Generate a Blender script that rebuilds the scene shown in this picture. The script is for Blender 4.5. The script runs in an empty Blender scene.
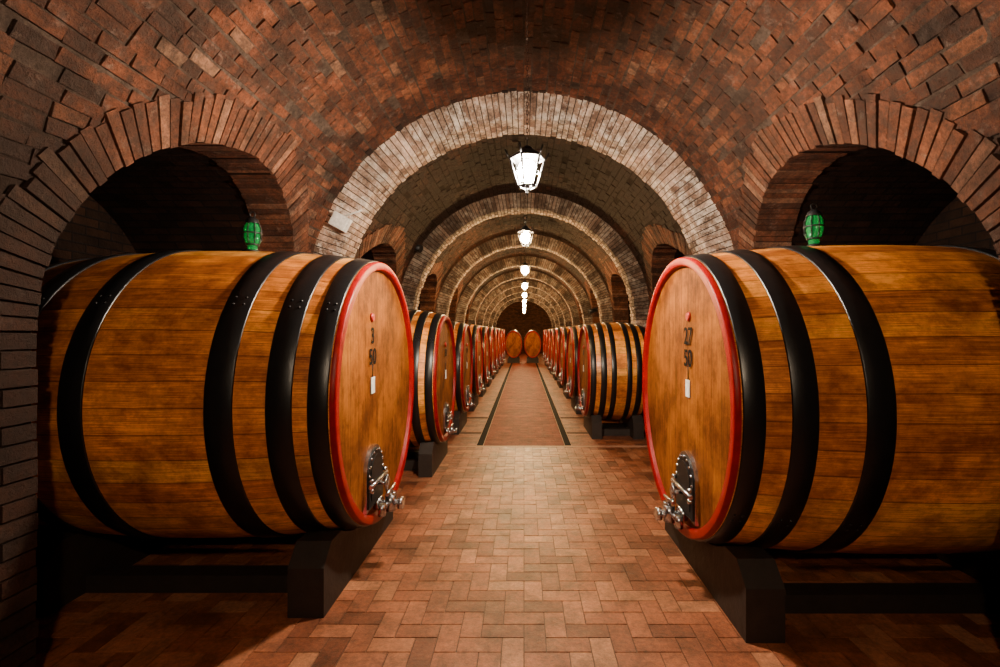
import bpy, math, random
from mathutils import Vector, Matrix, noise
random.seed(7)
R_=random.random
W=2.05; ZS=1.70; F=475.0; PER=3.2
NR=1.17; NZ=1.50; NC0=3.15; ARCH0=4.45; ARCHW=0.34; RIN=1.80
YB=-4.45; YE=33.0; ND=3.35
NICHES=[NC0+PER*k for k in range(-2,9)]
pi=math.pi
C=bpy.context.scene.collection

# ------------------------------------------------------------------ materials
def newmat(name):
    m=bpy.data.materials.new(name); m.use_nodes=True
    nt=m.node_tree; b=nt.nodes['Principled BSDF']
    return m,nt,b
def N(nt,t,**k):
    n=nt.nodes.new(t)
    for a,v in k.items(): setattr(n,a,v)
    return n
def L(nt,a,b): nt.links.new(a,b)
def ramp(nt,fac,stops):
    r=N(nt,'ShaderNodeValToRGB'); cr=r.color_ramp
    while len(cr.elements)<len(stops): cr.elements.new(0.5)
    for e,(p,c) in zip(cr.elements,stops):
        e.position=p; e.color=(c[0],c[1],c[2],1)
    L(nt,fac,r.inputs[0]); return r.outputs[0]
def mixc(nt,mode,fac,a,b):
    n=N(nt,'ShaderNodeMix',data_type='RGBA',blend_type=mode)
    for i,v in ((0,fac),(6,a),(7,b)):
        if hasattr(v,'links'): L(nt,v,n.inputs[i])
        else: n.inputs[i].default_value=v if i==0 else (v[0],v[1],v[2],1)
    return n.outputs[2]
def math_(nt,op,a,b=None):
    n=N(nt,'ShaderNodeMath',operation=op)
    for i,v in ((0,a),(1,b)):
        if v is None: continue
        if hasattr(v,'links'): L(nt,v,n.inputs[i])
        else: n.inputs[i].default_value=v
    return n.outputs[0]
def noise_(nt,vec,scale,detail=4,rough=.6):
    n=N(nt,'ShaderNodeTexNoise'); n.inputs['Scale'].default_value=scale
    n.inputs['Detail'].default_value=detail; n.inputs['Roughness'].default_value=rough
    L(nt,vec,n.inputs['Vector']); return n.outputs[0]
def bump(nt,b,h,s=.5,d=.01):
    n=N(nt,'ShaderNodeBump'); n.inputs['Strength'].default_value=s; n.inputs['Distance'].default_value=d
    L(nt,h,n.inputs['Height']); L(nt,n.outputs[0],b.inputs['Normal'])

def brickmat(name,stops,rough=.85,pale=.35,palecol=(.55,.45,.4),bs=.6,rvar=0,dirt=.5,spec=.5,pscale=9,plo=.56,phi=.70,grime=0):
    m,nt,b=newmat(name)
    at=N(nt,'ShaderNodeAttribute',attribute_name='rnd').outputs['Fac']
    so=N(nt,'ShaderNodeAttribute',attribute_name='soot').outputs['Fac']
    co=N(nt,'ShaderNodeTexCoord').outputs['Object']
    base=ramp(nt,at,stops)
    n1=noise_(nt,co,2.2,6,.65); n2=noise_(nt,co,38,5,.8); n3=noise_(nt,co,pscale,7,.78); n4=noise_(nt,co,5,8,.75)
    v=ramp(nt,n2,[(.28,(.35,.35,.35)),(.72,(1.45,1.4,1.35))])
    c=mixc(nt,'MULTIPLY',.9,base,v)
    v=ramp(nt,n1,[(.3,(dirt,dirt,dirt)),(.65,(1.15,1.1,1.1))])
    c=mixc(nt,'MULTIPLY',.85,c,v)
    v=ramp(nt,n4,[(.36,(dirt*.8,dirt*.8,dirt*.8)),(.55,(1.08,1.08,1.08))])
    c=mixc(nt,'MULTIPLY',.85,c,v)
    pf=ramp(nt,n3,[(plo,(0,0,0)),(phi,(1,1,1))])
    pf=math_(nt,'MULTIPLY',pf,pale)
    c=mixc(nt,'MIX',pf,c,palecol)
    if grime:
        n5=noise_(nt,co,13,8,.8)
        gf=ramp(nt,n5,[(.42,(1,1,1)),(.54,(0,0,0))])
        c=mixc(nt,'MIX',math_(nt,'MULTIPLY',gf,grime),c,(.035,.022,.016))
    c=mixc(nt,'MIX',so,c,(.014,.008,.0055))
    L(nt,c,b.inputs['Base Color'])
    b.inputs['Specular IOR Level'].default_value=spec
    if rvar:
        rr=ramp(nt,n3,[(.3,(rough-rvar,)*3),(.7,(rough+rvar,)*3)]); L(nt,rr,b.inputs['Roughness'])
    else: b.inputs['Roughness'].default_value=rough
    h=math_(nt,'ADD',n2,n3)
    bump(nt,b,h,bs,.016)
    return m
def plain(name,col,rough=.5,metal=0,bs=0,scale=40,coat=0,spec=.5):
    m,nt,b=newmat(name)
    co=N(nt,'ShaderNodeTexCoord').outputs['Object']
    n=noise_(nt,co,scale,4)
    v=ramp(nt,n,[(.3,tuple(x*.75 for x in col)),(.7,tuple(min(1,x*1.2) for x in col))])
    L(nt,v,b.inputs['Base Color'])
    b.inputs['Roughness'].default_value=rough; b.inputs['Metallic'].default_value=metal
    b.inputs['Specular IOR Level'].default_value=spec
    if coat: b.inputs['Coat Weight'].default_value=coat; b.inputs['Coat Roughness'].default_value=.15
    if bs: bump(nt,b,n,bs,.01)
    return m
def emit(name,col,s):
    m,nt,b=newmat(name)
    b.inputs['Emission Color'].default_value=(*col,1); b.inputs['Emission Strength'].default_value=s
    b.inputs['Base Color'].default_value=(.9,.9,.9,1)
    return m

M_vault=brickmat('vault_brick',[(0,(.055,.023,.013)),(.3,(.12,.041,.020)),(.8,(.19,.062,.027)),(.96,(.23,.09,.042)),(1,(.27,.16,.10))],pale=.42,palecol=(.33,.25,.20),dirt=.24,spec=.2,grime=.65,bs=.9)
M_ring=brickmat('voussoir_brick',[(0,(.08,.031,.017)),(.4,(.15,.052,.025)),(.8,(.21,.076,.036)),(1,(.29,.15,.09))],pale=.4,palecol=(.34,.26,.20),dirt=.28,spec=.2,grime=.55,bs=.9)
M_arch=brickmat('arch_brick',[(0,(.28,.17,.12)),(.4,(.44,.29,.21)),(.8,(.58,.41,.31)),(1,(.68,.53,.43))],pale=.85,palecol=(.78,.68,.58),dirt=.3,spec=.25,pscale=7,plo=.48,phi=.62,grime=.35,bs=.9)
M_floor=brickmat('floor_brick',[(0,(.17,.052,.022)),(.4,(.31,.10,.042)),(.8,(.38,.135,.06)),(1,(.44,.19,.09))],rough=.47,pale=.15,palecol=(.42,.24,.16),bs=.25,rvar=.13,dirt=.52,spec=.45)
M_floor2=brickmat('corridor_tile',[(0,(.20,.045,.027)),(1,(.28,.070,.040))],rough=.65,pale=.15,palecol=(.36,.15,.1),bs=.2,rvar=.1,dirt=.65,spec=.1)
M_mortar=brickmat('mortar',[(0,(.085,.062,.048)),(1,(.10,.075,.058))],rough=.95,pale=.3,palecol=(.2,.16,.13),dirt=.4,spec=.1,grime=.5)
M_fmortar=plain('floor_grout',(.08,.038,.023),.8,0,.4,25)
M_stone=plain('gutter_iron',(.006,.006,.007),.8,0,0,40,0,.05)
M_plaster=plain('border_stone',(.4,.22,.15),.6,0,.2)

def nichemat(name,k=1):
    m,nt,b=newmat(name)
    uv=N(nt,'ShaderNodeUVMap').outputs[0]
    bt=N(nt,'ShaderNodeTexBrick'); L(nt,uv,bt.inputs['Vector'])
    bt.inputs['Scale'].default_value=1; bt.inputs['Brick Width'].default_value=.22
    bt.inputs['Row Height'].default_value=.07; bt.inputs['Mortar Size'].default_value=.006
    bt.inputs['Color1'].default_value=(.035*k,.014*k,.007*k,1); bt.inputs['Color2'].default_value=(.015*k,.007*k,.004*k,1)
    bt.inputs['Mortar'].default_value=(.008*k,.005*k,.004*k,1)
    co=N(nt,'ShaderNodeTexCoord').outputs['Object']
    n=noise_(nt,co,6,6,.7)
    c=mixc(nt,'MULTIPLY',.9,bt.outputs[0],ramp(nt,n,[(.3,(.4,.4,.4)),(.7,(1.2,1.2,1.2))]))
    L(nt,c,b.inputs['Base Color']); b.inputs['Roughness'].default_value=.9
    b.inputs['Specular IOR Level'].default_value=.12
    h=math_(nt,'SUBTRACT',n,bt.outputs[1]); bump(nt,b,h,.7,.015)
    return m
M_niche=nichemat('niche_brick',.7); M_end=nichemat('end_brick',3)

def wood_common(nt,b,co,s,oi,a,grain_xyz,cols,wnw,gw,spec,coat):
    idx=math_(nt,'FLOOR',a); fr=math_(nt,'FRACT',a)
    wn=N(nt,'ShaderNodeTexWhiteNoise',noise_dimensions='2D')
    cb=N(nt,'ShaderNodeCombineXYZ'); L(nt,idx,cb.inputs[0]); L(nt,oi,cb.inputs[1]); L(nt,cb.outputs[0],wn.inputs['Vector'])
    cv=N(nt,'ShaderNodeCombineXYZ')
    L(nt,math_(nt,'MULTIPLY',grain_xyz,1.6),cv.inputs[0])
    L(nt,math_(nt,'MULTIPLY',a,4.5),cv.inputs[1]); L(nt,math_(nt,'ADD',math_(nt,'MULTIPLY',idx,3.7),math_(nt,'MULTIPLY',oi,50)),cv.inputs[2])
    g=noise_(nt,cv.outputs[0],2.2,9,.75)
    cf=N(nt,'ShaderNodeCombineXYZ')
    L(nt,math_(nt,'MULTIPLY',grain_xyz,3),cf.inputs[0]); L(nt,math_(nt,'MULTIPLY',a,30),cf.inputs[1]); L(nt,idx,cf.inputs[2])
    fine=noise_(nt,cf.outputs[0],1.5,4,.6)
    blot=noise_(nt,co,2.0,7,.7)
    cv2=N(nt,'ShaderNodeCombineXYZ'); L(nt,math_(nt,'MULTIPLY',grain_xyz,4),cv2.inputs[0]); L(nt,math_(nt,'MULTIPLY',a,.7),cv2.inputs[1]); L(nt,oi,cv2.inputs[2])
    mot=noise_(nt,cv2.outputs[0],1.6,7,.75)
    fv=math_(nt,'ADD',math_(nt,'MULTIPLY',g,gw),math_(nt,'MULTIPLY',wn.outputs[0],wnw))
    c=ramp(nt,fv,[(.25,cols[0]),(.50,cols[1]),(.82,cols[2])])
    c=mixc(nt,'MULTIPLY',.9,c,ramp(nt,blot,[(.34,(.36,.26,.20)),(.58,(1.18,1.15,1.1))]))
    c=mixc(nt,'MULTIPLY',.85,c,ramp(nt,mot,[(.34,(.45,.33,.26)),(.56,(1.12,1.12,1.12))]))
    c=mixc(nt,'MULTIPLY',.85,c,ramp(nt,fine,[(.35,(.5,.42,.36)),(.6,(1.12,1.12,1.12))]))
    e=math_(nt,'ABSOLUTE',math_(nt,'SUBTRACT',fr,.5))
    j=ramp(nt,e,[(.465,(1,1,1)),(.495,(.25,.18,.14))])
    c=mixc(nt,'MULTIPLY',.85,c,j)
    L(nt,c,b.inputs['Base Color'])
    b.inputs['Specular IOR Level'].default_value=spec
    b.inputs['Coat Weight'].default_value=coat; b.inputs['Coat Roughness'].default_value=.25
    bump(nt,b,math_(nt,'ADD',math_(nt,'MULTIPLY',g,.3),j),.25,.004)
def stavemat(name,cols,nst=44):
    m,nt,b=newmat(name)
    co=N(nt,'ShaderNodeTexCoord').outputs['Object']
    oi=N(nt,'ShaderNodeObjectInfo').outputs['Random']
    s=N(nt,'ShaderNodeSeparateXYZ'); L(nt,co,s.inputs[0])
    a=math_(nt,'ARCTAN2',s.outputs[1],s.outputs[2])
    a=math_(nt,'ADD',math_(nt,'MULTIPLY',a,nst/(2*pi)),nst+.13)
    wood_common(nt,b,co,s,oi,a,s.outputs[0],cols,.42,.66,.45,.15); b.inputs['Roughness'].default_value=.42
    return m
def headmat(name,cols):
    m,nt,b=newmat(name)
    co=N(nt,'ShaderNodeTexCoord').outputs['Object']
    oi=N(nt,'ShaderNodeObjectInfo').outputs['Random']
    s=N(nt,'ShaderNodeSeparateXYZ'); L(nt,co,s.inputs[0])
    a=math_(nt,'ADD',math_(nt,'MULTIPLY',s.outputs[1],8.5),20.3)
    wood_common(nt,b,co,s,oi,a,s.outputs[2],cols,.18,.85,.12,0); b.inputs['Roughness'].default_value=.65
    return m
M_stave=stavemat('oak_staves',[(.32,.08,.010),(.86,.30,.032),(.96,.50,.09)])
M_head=headmat('oak_head',[(.11,.030,.003),(.26,.082,.006),(.35,.13,.014)])
M_hoop=plain('hoop_black_iron',(.006,.006,.007),.36,.1,.1,20)
M_red=plain('red_paint',(.25,.0002,.001),.4,0,.05,15,0,.2)
M_beam=plain('dark_beam_wood',(.020,.012,.008),.65,0,.5,14)
M_steel=plain('steel',(.55,.56,.58),.25,1)
M_dark=plain('blackened_metal',(.008,.008,.009),.5,.3)
M_white=plain('white_card',(.75,.75,.72),.6)
M_black=plain('black_stencil',(.006,.005,.005),.8,0,0,40,0,.1)
M_wax=plain('red_wax',(.35,.004,.004),.5)
M_box=plain('grey_plastic',(.6,.57,.53),.5)

# ------------------------------------------------------------------ mesh builder
class MB:
    def __init__(s): s.v=[];s.f=[];s.m=[];s.r=[];s.so=[];s.uv={};s.sm=[]
    def quad(s,pts,mat=0,rnd=.5,soot=0,uv=None,smooth=False):
        b=len(s.v); s.v+= [tuple(p) for p in pts]
        if uv: s.uv[len(s.f)]=uv
        s.f.append(tuple(range(b,b+len(pts)))); s.m.append(mat); s.r.append(rnd); s.so.append(soot); s.sm.append(smooth)
    def block(s,c,mat=0,rnd=.5,soot=0,back=True):
        b=len(s.v); s.v+=[tuple(p) for p in c]
        fs=[(4,5,6,7),(0,1,5,4),(1,2,6,5),(2,3,7,6),(3,0,4,7)]
        if back: fs.append((3,2,1,0))
        for f in fs:
            s.f.append(tuple(b+i for i in f)); s.m.append(mat); s.r.append(rnd); s.so.append(soot); s.sm.append(False)
    def box(s,x0,x1,y0,y1,z0,z1,mat=0,rnd=.5,soot=0):
        s.block([(x0,y0,z0),(x1,y0,z0),(x1,y1,z0),(x0,y1,z0),(x0,y0,z1),(x1,y0,z1),(x1,y1,z1),(x0,y1,z1)],mat,rnd,soot)
    def lathe(s,prof,axis='x',n=64,mat=0,smooth=True,o=(0,0,0),closed=False):
        b=len(s.v); o=Vector(o)
        for a,r in prof:
            for k in range(n):
                t=2*pi*k/n; c,d=r*math.cos(t),r*math.sin(t)
                p={'x':(a,c,d),'z':(c,d,a),'y':(c,a,d)}[axis]
                s.v.append(tuple(o+Vector(p)))
        m=len(prof); rng=range(m if closed else m-1)
        for i in rng:
            i2=(i+1)%m
            for k in range(n):
                k2=(k+1)%n
                s.f.append((b+i*n+k,b+i*n+k2,b+i2*n+k2,b+i2*n+k)); s.m.append(mat);s.r.append(.5);s.so.append(0);s.sm.append(smooth)
    def tube(s,p0,p1,r,n=8,mat=0,r2=None):
        p0=Vector(p0);p1=Vector(p1); d=(p1-p0).normalized()
        u=d.orthogonal().normalized(); w=d.cross(u); r2=r if r2 is None else r2
        b=len(s.v)
        for p,rr in ((p0,r),(p1,r2)):
            for k in range(n):
                t=2*pi*k/n; s.v.append(tuple(p+u*rr*math.cos(t)+w*rr*math.sin(t)))
        for k in range(n):
            k2=(k+1)%n; s.f.append((b+k,b+k2,b+n+k2,b+n+k)); s.m.append(mat);s.r.append(.5);s.so.append(0);s.sm.append(True)
        for q in (tuple(b+n-1-k for k in range(n)),tuple(b+n+k for k in range(n))):
            s.f.append(q); s.m.append(mat);s.r.append(.5);s.so.append(0);s.sm.append(False)
    def torus(s,c,R,r,axis='x',n=16,m=6,mat=0,sy=1,sz=1):
        b=len(s.v)
        for i in range(n):
            t=2*pi*i/n
            for j in range(m):
                q=2*pi*j/m; rr=R+r*math.cos(q); a,bb,h=rr*math.cos(t)*sy,rr*math.sin(t)*sz,r*math.sin(q)
                p={'x':(h,a,bb),'y':(a,h,bb),'z':(a,bb,h)}[axis]
                s.v.append((c[0]+p[0],c[1]+p[1],c[2]+p[2]))
        for i in range(n):
            for j in range(m):
                i2=(i+1)%n;j2=(j+1)%m
                s.f.append((b+i*m+j,b+i2*m+j,b+i2*m+j2,b+i*m+j2)); s.m.append(mat);s.r.append(.5);s.so.append(0);s.sm.append(True)
    def mesh(s,name,mats):
        me=bpy.data.meshes.new(name); me.from_pydata(s.v,[],s.f)
        for m in mats: me.materials.append(m)
        me.polygons.foreach_set('material_index',s.m); me.polygons.foreach_set('use_smooth',s.sm)
        a=me.attributes.new('rnd','FLOAT','FACE'); a.data.foreach_set('value',s.r)
        a=me.attributes.new('soot','FLOAT','FACE'); a.data.foreach_set('value',s.so)
        if s.uv:
            l=me.uv_layers.new(name='UVMap')
            for fi,u in s.uv.items():
                for k,li in enumerate(me.polygons[fi].loop_indices): l.data[li].uv=u[k]
        me.update(); return me
    def obj(s,name,mats,parent=None,loc=None,mat=None):
        o=bpy.data.objects.new(name,s.mesh(name,mats)); C.objects.link(o)
        if parent: o.parent=parent
        if loc: o.location=loc
        return o
def empty(name,loc=(0,0,0),rz=0):
    e=bpy.data.objects.new(name,None); e.empty_display_size=.2; C.objects.link(e); e.location=loc; e.rotation_euler=(0,0,rz); return e

# ------------------------------------------------------------------ vault shell
TOT=2*ZS+pi*W
def P(s,y,off=0):
    if s<ZS: return (-(W-off),y,s)
    if s>TOT-ZS: return (W-off,y,TOT-s)
    t=(s-ZS)/W; return (-(W-off)*math.cos(t),y,ZS+(W-off)*math.sin(t))
def inniche(s,y,grow):
    p=P(s,y)
    for c in NICHES:
        dy=abs(y-c)
        if p[2]<NZ:
            if dy<NR+grow: return True
        elif math.hypot(dy,p[2]-NZ)<NR+grow: return True
    return False
def soot_shade_p(p,y,extra=0):  # noise is soot; the position terms paint shade near the camera
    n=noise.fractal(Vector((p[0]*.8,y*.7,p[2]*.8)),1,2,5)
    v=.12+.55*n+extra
    if y<2.3: v+=.40*min(1,max(0,(2.6-p[2])/.7))  # low walls by the camera darkened: dim light put into the colour
    if y<ARCH0:  # first bay darkens low down and toward the camera: painted light falloff
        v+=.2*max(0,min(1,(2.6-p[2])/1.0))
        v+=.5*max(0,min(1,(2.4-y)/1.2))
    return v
def soot_shade_f(s,y):
    p=P(s,y); v=soot_shade_p(p,y)
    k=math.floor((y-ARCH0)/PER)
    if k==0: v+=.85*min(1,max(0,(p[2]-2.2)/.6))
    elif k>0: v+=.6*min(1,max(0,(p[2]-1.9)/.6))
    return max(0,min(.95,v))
parts={'wall_left':MB(),'ceiling':MB(),'wall_right':MB()}
def which(s): return 'wall_left' if s<ZS else ('wall_right' if s>TOT-ZS else 'ceiling')
g=.06; ns=int(TOT/g); ss=[i*TOT/ns for i in range(ns+1)]
ny=int((YE-YB)/.1); ys=[YB+i*(YE-YB)/ny for i in range(ny+1)]
for i in range(ns):
    sm=(ss[i]+ss[i+1])/2; mb=parts[which(sm)]
    for j in range(ny):
        ym=(ys[j]+ys[j+1])/2
        if inniche(sm,ym,.10): continue
        mb.quad([P(ss[i],ys[j]),P(ss[i+1],ys[j]),P(ss[i+1],ys[j+1]),P(ss[i],ys[j+1])],0,.5,soot_shade_f(sm,ym))
CH=.070; BL=.185
nc=int(TOT/CH); ch=TOT/nc
for i in range(nc):
    s0=i*ch; off=(i%2)*BL/2+R_()*.04; y=YB-off
    mb=parts[which(s0+ch/2)]; ph=R_()*6
    while y<YE:
        l=BL*(.86+.28*R_())
        if R_()<.10: l*=.55
        y0,y1=y,y+l; y=y1
        if inniche(s0+ch/2,(y0+y1)/2,.165): continue
        gp=.003+.003*R_(); wv=.006*math.sin(y*2.1+ph)
        a,b=s0+gp+wv,s0+ch-gp+wv; c,d=y0+gp,y1-gp
        j=lambda: (R_()-.5)*.011
        h=.002+.009*R_()
        if R_()<.04: h=-.006
        mb.block([P(a,c,-.02),P(b,c,-.02),P(b,d,-.02),P(a,d,-.02),
                  P(a+j(),c+j(),h+j()*.7),P(b+j(),c+j(),h+j()*.7),P(b+j(),d+j(),h+j()*.7),P(a+j(),d+j(),h+j()*.7)],1,R_(),soot_shade_f(s0,(y0+y1)/2),False)
def XV(z): return W if z<ZS else math.sqrt(max(0,W*W-(z-ZS)**2))
for side in (-1,1):
    mb=parts['wall_left' if side<0 else 'wall_right']
    for c in NICHES:
        nv=66
        for k in range(nv):
            f0=pi*k/nv+.003+.002*R_(); f1=pi*(k+1)/nv-.003-.002*R_(); h=.017+.010*R_()
            ri=NR-.012*R_(); ro=NR+.20+.05*R_(); rn=R_()
            def q(r,f,dx):
                z=NZ+r*math.sin(f); return (side*(XV(z)+dx),c-r*math.cos(f),z)
            pm=q(ri+.1,f0,0); st=max(0,min(.9,soot_shade_p(pm,pm[1],.1*R_()-.08)))
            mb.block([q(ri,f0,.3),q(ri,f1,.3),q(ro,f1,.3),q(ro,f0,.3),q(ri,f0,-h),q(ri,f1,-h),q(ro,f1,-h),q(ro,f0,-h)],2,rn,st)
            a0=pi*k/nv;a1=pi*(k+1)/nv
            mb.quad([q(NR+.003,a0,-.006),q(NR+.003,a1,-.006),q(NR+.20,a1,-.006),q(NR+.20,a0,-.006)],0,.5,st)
        zz=0; i=0
        while zz<NZ-.01:
            z1=min(NZ,zz+.075)
            for sg in (-1,1):
                ll=.24 if i%2 else .13
                h=.012+.012*R_(); y0=c+sg*(NR-.004*R_()); y1=c+sg*(NR+ll)
                a=zz+.005;b=z1-.005
                st=max(0,min(.9,soot_shade_p((side*W,y0,zz),y0)))
                xo=side*(W+.3); xi=side*(W-h)
                mb.block([(xo,y0,a),(xo,y1,a),(xo,y1,b),(xo,y0,b),(xi,y0,a),(xi,y1,a),(xi,y1,b),(xi,y0,b)],2,R_(),st)
                if not i%2:
                    y2=c+sg*(NR+.25); y1+=sg*.01
                    mb.block([(xo,y1,a),(xo,y2,a),(xo,y2,b),(xo,y1,b),(xi,y1,a),(xi,y2,a),(xi,y2,b),(xi,y1,b)],2,R_(),st)
            zz=z1; i+=1
        for sg in (-1,1):
            mb.quad([(side*W,c+sg*(NR+.003),0),(side*W,c+sg*(NR+.25),0),(side*W,c+sg*(NR+.25),NZ),(side*W,c+sg*(NR+.003),NZ)],0,.5,.6)
        prof=[(c-NR,0,0),(c-NR,NZ,NZ)]
        for k in range(1,33):
            f=pi*k/32; prof.append((c-NR*math.cos(f),NZ+NR*math.sin(f),NZ+NR*f))
        prof.append((c+NR,0,NZ*2+NR*pi))
        e=.006
        for k in range(len(prof)-1):
            (ya,za,ua),(yb,zb,ub)=prof[k],prof[k+1]
            sa=lambda y:c+(y-c)*(1+e)
            xa,xb=XV(za)+.0,XV(zb)+.0
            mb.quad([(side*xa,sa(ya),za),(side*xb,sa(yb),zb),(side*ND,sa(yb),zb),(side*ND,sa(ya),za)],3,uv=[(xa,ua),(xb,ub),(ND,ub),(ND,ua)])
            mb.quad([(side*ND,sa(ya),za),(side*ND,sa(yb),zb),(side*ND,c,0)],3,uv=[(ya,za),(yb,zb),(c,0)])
MATS=[M_mortar,M_vault,M_ring,M_niche]
for k,mb in parts.items(): mb.obj(k,MATS)

# transverse arches
for k in [-2]+list(range(0,9)):
    y0=ARCH0+PER*k; mb=MB()
    nv=104
    for i in range(nv):
        f0=pi*i/nv+.0025; f1=pi*(i+1)/nv-.0025
        yy=[y0,y0+ARCHW/2,y0+ARCHW] if i%2 else [y0,y0+.10,y0+.24,y0+ARCHW]
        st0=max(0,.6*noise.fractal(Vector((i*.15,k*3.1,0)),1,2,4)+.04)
        if k>0: st0=min(.88,st0+.62)  # camera-facing bricks of farther arches darkened: shade put into the colour
        for a,b in zip(yy[:-1],yy[1:]):
            ri=RIN-.020*R_(); ro=W+.03; fy=-.020*R_() if a==y0 else 0.004
            def q(r,f,y): return (-r*math.cos(f),y,ZS+r*math.sin(f))
            mb.block([q(ro,f0,a+fy),q(ro,f1,a+fy),q(ro,f1,b-.004),q(ro,f0,b-.004),q(ri,f0,a+fy),q(ri,f1,a+fy),q(ri,f1,b-.004),q(ri,f0,b-.004)],1,R_(),st0 if a==y0 else (st0*.25 if k<1 else .03))  # inner rows of farther arches stay clean, painting the lamplit soffit contrast
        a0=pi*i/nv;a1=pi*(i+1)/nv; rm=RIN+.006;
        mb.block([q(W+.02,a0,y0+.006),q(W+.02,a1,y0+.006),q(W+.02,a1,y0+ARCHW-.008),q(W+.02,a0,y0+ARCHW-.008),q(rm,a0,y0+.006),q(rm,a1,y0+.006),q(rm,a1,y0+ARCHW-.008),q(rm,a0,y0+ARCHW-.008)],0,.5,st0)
    for side in (-1,1):
        z=0;i=0
        xo=side*(W+.02)
        mb.box(min(xo,side*(RIN+.006)),max(xo,side*(RIN+.006)),y0+.006,y0+ARCHW-.006,0,ZS,0)
        while z<ZS-.01:
            z1=min(ZS,z+.0708)
            yy=[y0,y0+ARCHW/2,y0+ARCHW] if i%2 else [y0,y0+.10,y0+.24,y0+ARCHW]
            for a,b in zip(yy[:-1],yy[1:]):
                xi=side*(RIN-.012*R_())
                mb.box(min(xo,xi),max(xo,xi),a,b-.006,z+.004,z1-.004,1,R_(),.25*R_())
            z=z1;i+=1
    mb.obj('brick_arch',[M_mortar,M_arch])

def endwall(name,y,m):
    mb=MB()
    mb.quad([(-2.3,y,0),(2.3,y,0),(2.3,y,4),(-2.3,y,4)],0,uv=[(-2.3,0),(2.3,0),(2.3,4),(-2.3,4)])
    mb.obj(name,[m])
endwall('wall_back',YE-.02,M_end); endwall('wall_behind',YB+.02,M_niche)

# ------------------------------------------------------------------ floor
mb=MB()
YH=6.2; XF=ND+.05
mb.quad([(-XF,YB-.1,-.005),(XF,YB-.1,-.005),(XF,YE+.1,-.005),(-XF,YE+.1,-.005)],0)
w=.106
i0,i1=int(-XF/w)-2,int(XF/w)+2; j0,j1=int(YB/w)-1,int(YH/w)+2
for i in range(i0,i1):
    for j in range(j0,j1):
        d=(i-j)%4
        if d==0: x0,x1,y0,y1=i*w,(i+2)*w,j*w,(j+1)*w
        elif d==3: x0,x1,y0,y1=i*w,(i+1)*w,j*w,(j+2)*w
        else: continue
        x0=max(x0,-XF);x1=min(x1,XF);y1=min(y1,YH);y0=max(y0,YB)
        if x1-x0<.02 or y1-y0<.02: continue
        gp=.0026; h=lambda:(R_()-.5)*.0018
        mb.block([(x0+gp,y0+gp,-.01),(x1-gp,y0+gp,-.01),(x1-gp,y1-gp,-.01),(x0+gp,y1-gp,-.01),
          (x0+gp,y0+gp,h()),(x1-gp,y0+gp,h()),(x1-gp,y1-gp,h()),(x0+gp,y1-gp,h())],1,R_(),.14*R_()*R_(),False)
mb.box(-2.0,2.0,YH+.004,YH+.07,-.01,.001,4,.9)
G=.585
for sd in (-1,1):
    mb.box(sd*G-.042,sd*G+.042,YH+.075,YE,-.01,-.001,3)
    mb.box(sd*G-.048,sd*G-.042,YH+.075,YE,-.01,.0,4)
    mb.box(sd*G+.042,sd*G+.048,YH+.075,YE,-.01,.0,4)
    for yy in (7.0,8.3): mb.box(min(sd*.64,sd*2),max(sd*.64,sd*2),yy,yy+.05,-.009,-.0005,3)
    y=YH+.08;i=0
    while y<YE:
        if not any(abs(y+.06-(yy+.025))<.075 for yy in (7.0,8.3)):
            x=.635+(.12 if i%2 else 0)-.12
            while x<XF:
                a,b=max(x,.635),min(x+.24,XF)
                if b-a>.03:
                    X0,X1=sorted((sd*(a+.002),sd*(b-.002)))
                    mb.box(X0,X1,y+.002,y+.12,-.01,R_()*.001,1,R_()*.8,.1)
                x+=.24
        y+=.122;i+=1
y=YH+.08;i=0
while y<YE:
    x=-.535-(.12 if i%2 else 0)
    while x<.53:
        a,b=max(x,-.535),min(x+.238,.535)
        if b-a>.02: mb.box(a+.002,b-.002,y+.002,y+.12,-.01,R_()*.001,2,R_())
        x+=.238
    y+=.122;i+=1
mb.obj('floor',[M_fmortar,M_floor,M_floor2,M_stone,M_plaster])

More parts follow.
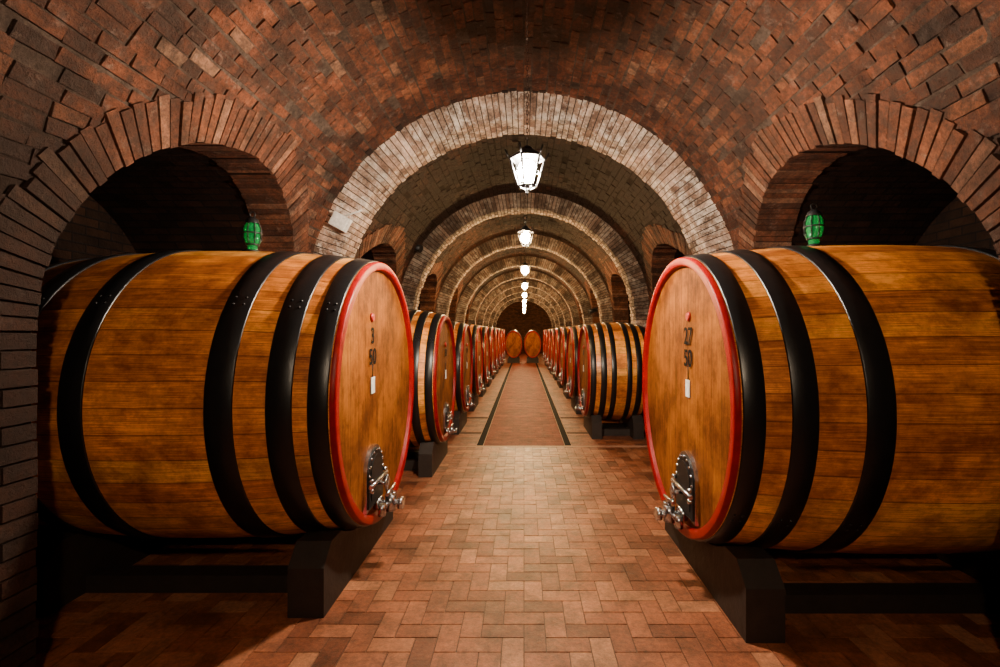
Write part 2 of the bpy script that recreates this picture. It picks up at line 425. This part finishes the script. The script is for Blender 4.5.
# ------------------------------------------------------------------ barrels
def barrel_meshes(key,R0,RB,Ln,hoops,n=96,rear=None):
    def rad(x):
        t=(x-Ln/2)/(Ln/2); return RB-(RB-R0)*abs(t)**2.1
    body=MB(); K=28; th=.046
    pr=[(.03+(Ln-.06)*i/K,rad(.03+(Ln-.06)*i/K)) for i in range(K+1)]
    body.lathe(pr,n=n,mat=0)
    ends=MB()
    for fl in (0,1):
        f=(lambda a:a) if not fl else (lambda a:Ln-a)
        ends.lathe([(f(.03),rad(.03)+.001),(f(.004),rad(0)+.004),(f(0),rad(0)-.002)],n=n,mat=0)
        ends.lathe([(f(0),rad(0)-.002),(f(-.001),R0-th+.006),(f(.006),R0-th)],n=n,mat=0)
        ends.lathe([(f(.006),R0-th),(f(.035),R0-th-.008)],n=n,mat=0)
    head=MB()
    for fl in (0,1):
        x=.03 if not fl else Ln-.03
        head.lathe([(x,R0-th+.01),(x-(.004 if not fl else -.004),.4),(x-(.006 if not fl else -.006),.0001)],n=n,mat=0)
    hp=MB()
    allh=list(hoops)+[(Ln-b,Ln-a) for a,b in (rear or hoops)]
    for (p,q) in allh:
            e=.009
            hp.lathe([(p,rad(p)-.002),(p,rad(p)+e-.003),(p+.004,rad(p)+e),(q-.004,rad(q)+e),(q,rad(q)+e-.003),(q,rad(q)-.002)],n=n,mat=0)
            for t0 in (.9,.9+pi):
                for xr in (p+(q-p)*.3,p+(q-p)*.7):
                    rr=rad(xr)+e
                    for dt in (0,.05):
                        c=Vector((xr,rr*math.sin(t0+dt),rr*math.cos(t0+dt))); nn=Vector((0,math.sin(t0+dt),math.cos(t0+dt)))
                        hp.tube(c-nn*.002,c+nn*.005,.009,8,0,.005)
    return dict(body=body.mesh(key+'_staves',[M_stave]),rim=ends.mesh(key+'_rim',[M_red]),head=head.mesh(key+'_head',[M_head]),hoops=hp.mesh(key+'_hoops',[M_hoop]),rad=rad)
def arcpts(w,h0,h1,n=14):
    pts=[(-w,h0),(w,h0)]
    zc=h1-w
    for i in range(n+1):
        t=pi*i/n; pts.append((w*math.cos(t),zc+w*math.sin(t)))
    return pts
def extr(mb,pts,x0,x1,mat):
    n=len(pts); b=len(mb.v)
    mb.v+=[(x0,y,z) for y,z in pts]+[(x1,y,z) for y,z in pts]
    fs=[tuple(range(b,b+n)),tuple(range(b+2*n-1,b+n-1,-1))]+[(b+i,b+(i+1)%n,b+n+(i+1)%n,b+n+i) for i in range(n)]
    for f in fs: mb.f.append(f);mb.m.append(mat);mb.r.append(.5);mb.so.append(0);mb.sm.append(False)
def door_mesh(key,sc,zb):
    mb=MB(); w=.16*sc; h0=zb; h1=zb+.37*sc
    extr(mb,arcpts(w,h0,h1),.026,.004,1)
    extr(mb,arcpts(w-.018*sc,h0+.018*sc,h1-.018*sc),.02,-.004,0)
    extr(mb,arcpts(w-.055*sc,h0+.055*sc,h1-.055*sc),.02,-.010,2)
    zc=(h0+h1)/2-.03*sc
    mb.tube((-.02,-w*1.02,zc),(-.02,w*1.02,zc),.013*sc,8,1)
    mb.tube((.0,0,zc-.02),(-.08*sc,0,zc-.02),.013*sc,8,1)
    mb.torus((-.07*sc,0,zc-.02),.035*sc,.007*sc,'x',16,6,1)
    mb.tube((-.07*sc,0,zc+.035*sc),(-.07*sc,0,zc-.075*sc),.009*sc,8,1)
    for yy in (-w*.85,w*.85):
        mb.tube((-.005,yy,zc-.03),(-.03,yy,zc-.03),.014*sc,8,1); mb.tube((-.005,yy,zc+.03),(-.03,yy,zc+.03),.014*sc,8,1)
    for k in range(9):
        t=pi*k/8; yy,z2=(w-.028*sc)*math.cos(t),h1-w+(w-.028*sc)*math.sin(t)
        mb.tube((.005,yy,z2),(-.010,yy,z2),.008*sc,6,1)
    return mb.mesh(key,[M_dark,M_steel,M_dark])
def tap_mesh(key,sc,z):
    mb=MB()
    mb.tube((.03,0,z),(-.015,0,z),.042*sc,14,0); mb.tube((-.0,0,z),(-.10*sc,0,z),.020*sc,12,0)
    mb.tube((-.07*sc,0,z-.045*sc),(-.07*sc,0,z+.055*sc),.034*sc,12,0)
    mb.tube((-.07*sc,0,z),(-.14*sc,0,z),.024*sc,12,0); mb.tube((-.12*sc,0,z),(-.15*sc,0,z),.038*sc,12,0)
    mb.tube((-.07*sc,0,z+.05*sc),(-.07*sc,0,z+.085*sc),.012*sc,8,0)
    mb.tube((-.07*sc,-.085*sc,z+.095*sc),(-.07*sc,.085*sc,z+.080*sc),.011*sc,8,0)
    mb.tube((-.05*sc,-.13*sc,z),(-.05*sc,.13*sc,z-.0*sc),.016*sc,10,0)
    for q in (-1,1): mb.tube((-.05*sc,q*.12*sc,z-.035*sc),(-.05*sc,q*.12*sc,z+.035*sc),.024*sc,10,0)
    return mb.mesh(key,[M_steel])
def cradle_mesh(key,R,zc,halfl,x0,x1,htop):
    mb=MB()
    for (a,b) in (x0,x1):
        pts=[(-halfl,0),(halfl,0),(halfl,htop-.1),(halfl-.1,htop)]
        dmax=math.sqrt(max(0,R*R-(zc-htop)**2)); 
        for i in range(17):
            y=dmax-2*dmax*i/16; pts.append((y,zc-math.sqrt(R*R-y*y)))
        pts+=[(-halfl+.1,htop),(-halfl,htop-.1)]
        extr(mb,pts,a,b,0)
    for s in (-1,1): mb.box(x0[1],x1[0],s*(halfl-.3)-.06,s*(halfl-.3)+.06,.0,.10,0)
    return mb.mesh(key,[M_beam])
def text_mesh(t,size):
    cu=bpy.data.curves.new('t','FONT'); cu.body=t; cu.size=size; cu.extrude=.0008; cu.align_x='CENTER'; cu.offset=size*.015
    o=bpy.data.objects.new('t',cu); C.objects.link(o)
    dg=bpy.context.evaluated_depsgraph_get(); me=bpy.data.meshes.new_from_object(o.evaluated_get(dg))
    bpy.data.objects.remove(o); me.materials.clear(); me.materials.append(M_black); return me
def child(par,name,me,loc=(0,0,0),mat=None):
    o=bpy.data.objects.new(name,me); C.objects.link(o); o.parent=par; o.location=loc
    if mat: o.matrix_local=mat
    return o
TM=lambda x,y,z: Matrix(((0,0,-1,x),(-1,0,0,y),(0,1,0,z),(0,0,0,1)))

bigL=barrel_meshes('large_a',.83,.905,1.95,[(.035,.13),(.20,.32),(.47,.60)],rear=[(.035,.14),(.30,.42),(.66,.78)])
bigR=barrel_meshes('large_b',.83,.905,2.2,[(.035,.13),(.24,.35),(.55,.67)])
small=barrel_meshes('medium',.70,.765,.90,[(.035,.11),(.17,.25),(.31,.38)],64)
doorB=door_mesh('door_big',1,-.69); doorS=door_mesh('door_small',.75,-.56)
tapB=tap_mesh('tap_big',1,-.71); tapS=tap_mesh('tap_small',.7,-.6)
card=MB(); card.box(-.004,0,-.034,.034,-.05,.05,0); card.tube((0,0,.05),(0,0,.13),.003,6,1); cardM=card.mesh('card',[M_white,M_dark])
wax=MB(); wax.tube((0,0,0),(-.014,0,0),.03,14,0,.022); waxM=wax.mesh('wax',[M_wax])
cradL=cradle_mesh('cradle_large',.868,1.12,.66,(.13,.32),(1.6,1.79),.36)
cradR=cradle_mesh('cradle_large2',.868,1.12,.66,(.13,.32),(1.8,1.99),.36)
cradS=cradle_mesh('cradle_small',.735,.98,.5,(.08,.22),(.66,.80),.34)
def barrel(ms,x,y,z,side,big,nums,crad,fit=True,dy=0):
    rz=0 if side>0 else pi
    e=empty('wine_barrel',(x*side,y,z),rz)
    child(e,'staves',ms['body']); child(e,'red_rim',ms['rim']); child(e,'heads',ms['head']); child(e,'hoops',ms['hoops'])
    if fit:
        k=1 if big else .8
        oy=-dy*side
        child(e,'manhole_door',doorB if big else doorS,(0,oy,0)); child(e,'tap',tapB if big else tapS,(0,oy*.6,0))
        if nums:
            for i,t in enumerate(nums):
                child(e,'stencil_number_%d'%i,text_mesh(t,.14*k),mat=TM(.018,oy,(.31-.13*i)*k))
        child(e,'card_label',cardM,(.020,oy,.05*k)); child(e,'wax_seal',waxM,(.026,oy,.47*k))
    c=bpy.data.objects.new('barrel_cradle',crad); C.objects.link(c); c.location=(x*side,y,0); c.rotation_euler=(0,0,rz)
    return e,c
barrel(bigL,.92,3.15,1.12,-1,True,['3','50'],cradL,dy=.2)
barrel(bigR,.94,2.95,1.12,1,True,['27','50'],cradR,dy=.17)
def sm(side,y,s,nums):
    e,c=barrel(small,.87,y,.98*s,side,False,nums,cradS); e.scale=(1,s,s); c.scale=(1,s,s)
y=5.4
for i in range(9): sm(-1,y,1 if i==0 else .96,['50'] if i<2 else None); y+=2.02
y=7.1
for i in range(8): sm(1,y,.94,['48'] if i<1 else None); y+=2.02
for xx in (-.5,.42):
    e,c=barrel(small,xx,22.9,.9,1,False,None,cradS,fit=False)
    for o in (e,c): o.rotation_euler=(0,0,pi/2); o.scale=(.7,.58,.92)

# ------------------------------------------------------------------ glass topping flasks on big casks
m,nt,b=newmat('green_glass'); b.inputs['Base Color'].default_value=(.02,.6,.16,1); b.inputs['Roughness'].default_value=.06
b.inputs['Transmission Weight'].default_value=.85; b.inputs['Emission Color'].default_value=(.003,.4,.07,1); b.inputs['Emission Strength'].default_value=.10  # faint emission paints bright highlights into the glass; the flask is no lamp
n=noise_(nt,N(nt,'ShaderNodeTexCoord').outputs['Object'],45); bump(nt,b,n,.6,.02); M_green=m
for x,y,zt in ((-1.80,3.15,2.028),(1.80,2.95,2.028)):
    e=empty('glass_topping_flask',(x,y,zt))
    mb=MB()
    mb.lathe([(-.0,.028),(.03,.03),(.045,.03),(.06,.044),(.10,.050),(.15,.050),(.18,.044),(.195,.03)],axis='z',n=20)
    child(e,'glass',mb.mesh('flask',[M_green]))
    mb=MB(); mb.torus((0,0,.195),.038,.006,'z',20,6); mb.torus((0,0,.05),.036,.006,'z',20,6); mb.torus((0,0,.125),.055,.005,'z',20,6)
    mb.lathe([(0,.0001),(0,.042),(.015,.036),(.02,.0001)],axis='z',n=20)
    mb.lathe([(.195,.04),(.215,.036),(.23,.018),(.235,.0001)],axis='z',n=20); mb.torus((0,0,.25),.018,.004,'y',16,6)
    for k in range(8):
        t=k*pi/4; mb.tube((.036*math.cos(t),.036*math.sin(t),.05),(.055*math.cos(t),.055*math.sin(t),.09),.004,5); mb.tube((.055*math.cos(t),.055*math.sin(t),.09),(.055*math.cos(t),.055*math.sin(t),.16),.004,5); mb.tube((.055*math.cos(t),.055*math.sin(t),.16),(.038*math.cos(t),.038*math.sin(t),.195),.004,5)
    child(e,'wire_cage',mb.mesh('cage',[M_dark]))

# ------------------------------------------------------------------ lanterns
def lantern_mesh():
    mb=MB(); R=lambda t,r,z:(r*math.cos(t),r*math.sin(t),z)
    for k in range(6):
        t=k*pi/3+.2;t2=t+pi/3
        mb.tube(R(t,.062,-.13),R(t,.115,.05),.0075,6)
        for r,z,q in ((.062,-.13,.007),(.115,.05,.008),(.088,-.035,.005)): mb.tube(R(t,r,z),R(t2,r,z),q,6)
        mb.quad([R(t,.125,.052),R(t2,.125,.052),R(t2,.05,.10),R(t,.05,.10)])
        mb.quad([R(t,.125,.052),R(t2,.125,.052),R(t2,.0,.050),R(t,.0,.050)])
        mb.quad([R(t,.05,.10),R(t2,.05,.10),R(t2,.035,.12),R(t,.035,.12)])
        mb.quad([R(t,.035,.12),R(t2,.035,.12),R(t2,.002,.14)])
        mb.tube(R(t,.12,.05),R(t,.145,.10),.006,5)
        mb.tube(R(t,.062,-.13),R(t,.0,-.16),.005,5)
    mb.tube((0,0,-.16),(0,0,-.185),.012,8,0,.004); mb.tube((0,0,.09),(0,0,.02),.02,10)
    mb.torus((0,0,.155),.02,.005,'x',14,6)
    return mb.mesh('lantern_frame',[M_dark])
LM=lantern_mesh()
def bulb(r,col,s):
    mb=MB(); pr=[]
    for i in range(9):
        t=pi*i/8; pr.append((-r*math.cos(t)*1.2-.03,max(1e-4,r*math.sin(t))))
    mb.lathe(pr,axis='z',n=14); return mb.mesh('bulb',[emit('lamp_glow',col,s)])
def power(P,r): return P/(pi*4*pi*r*r)
bw=bulb(.058,(1,.83,.64),power(560,.058)); b2=bulb(.062,(1,.66,.34),power(150,.062)); by=bulb(.066,(1,.62,.26),power(380,.066)); bb=bulb(.06,(1,.76,.52),power(190,.06))
for k in range(-1,9):
    yl=2.9+PER*k; zl=2.51 if k<=0 else 2.74
    if k==-1: yl=-.6
    S=.95
    e=empty('hanging_lantern',(0.02,yl,zl))
    o=child(e,'frame',LM); o.scale=(S,S,S)
    child(e,'bulb',{0:bw,-1:bb,1:b2}.get(k,by))
    mb=MB(); z=.16*S; i=0; top=ZS+W-zl
    while z<top:
        mb.torus((0,0,z+.014),.0065,.0022,'x' if i%2 else 'y',8,5,0,1,2.2); z+=.027;i+=1
    mb.lathe([(top-.05,.03),(top-.01,.05),(top,.05)],axis='z',n=16)
    child(e,'chain',mb.mesh('chain',[M_steel]))

# ------------------------------------------------------------------ small fixtures
e=empty('junction_box',(-1.70,ARCH0-.045,2.52)); mb=MB(); mb.box(-.085,.085,-.03,.02,-.065,.065); mb.box(-.07,.07,-.037,-.03,-.05,.05); mb.tube((0,0,.06),(.12,0,.19),.007); child(e,'box',mb.mesh('jb',[M_box])); e.rotation_euler=(0,.5,0)
for (x,y,z,s) in ((-1.78,ARCH0+PER-.12,2.86,1),(1.62,ARCH0+2*PER-.1,2.0,-1)):
    e=empty('spotlight_fixture',(x,y,z)); mb=MB()
    mb.tube((0,0,0),(s*.16,-.05,-.05),.05,14,0,.06); mb.tube((0,0,0),(-s*.06,.1,.02),.012,8); mb.box(-.04,.04,.06,.1,-.04,.04)
    child(e,'housing',mb.mesh('sp',[M_dark]))

# ------------------------------------------------------------------ world & camera
w=bpy.data.worlds.new('w'); bpy.context.scene.world=w; w.use_nodes=True
w.node_tree.nodes['Background'].inputs[0].default_value=(.05,.04,.035,1); w.node_tree.nodes['Background'].inputs[1].default_value=.3
cam=bpy.data.cameras.new('camera'); co=bpy.data.objects.new('camera',cam); C.objects.link(co)
co.location=(0,0,1.5); co.rotation_euler=(pi/2,0,0)
cam.sensor_width=36; cam.lens=F/1000*36; cam.shift_x=-.024; cam.shift_y=-.0015; cam.clip_start=.05
bpy.context.scene.camera=co
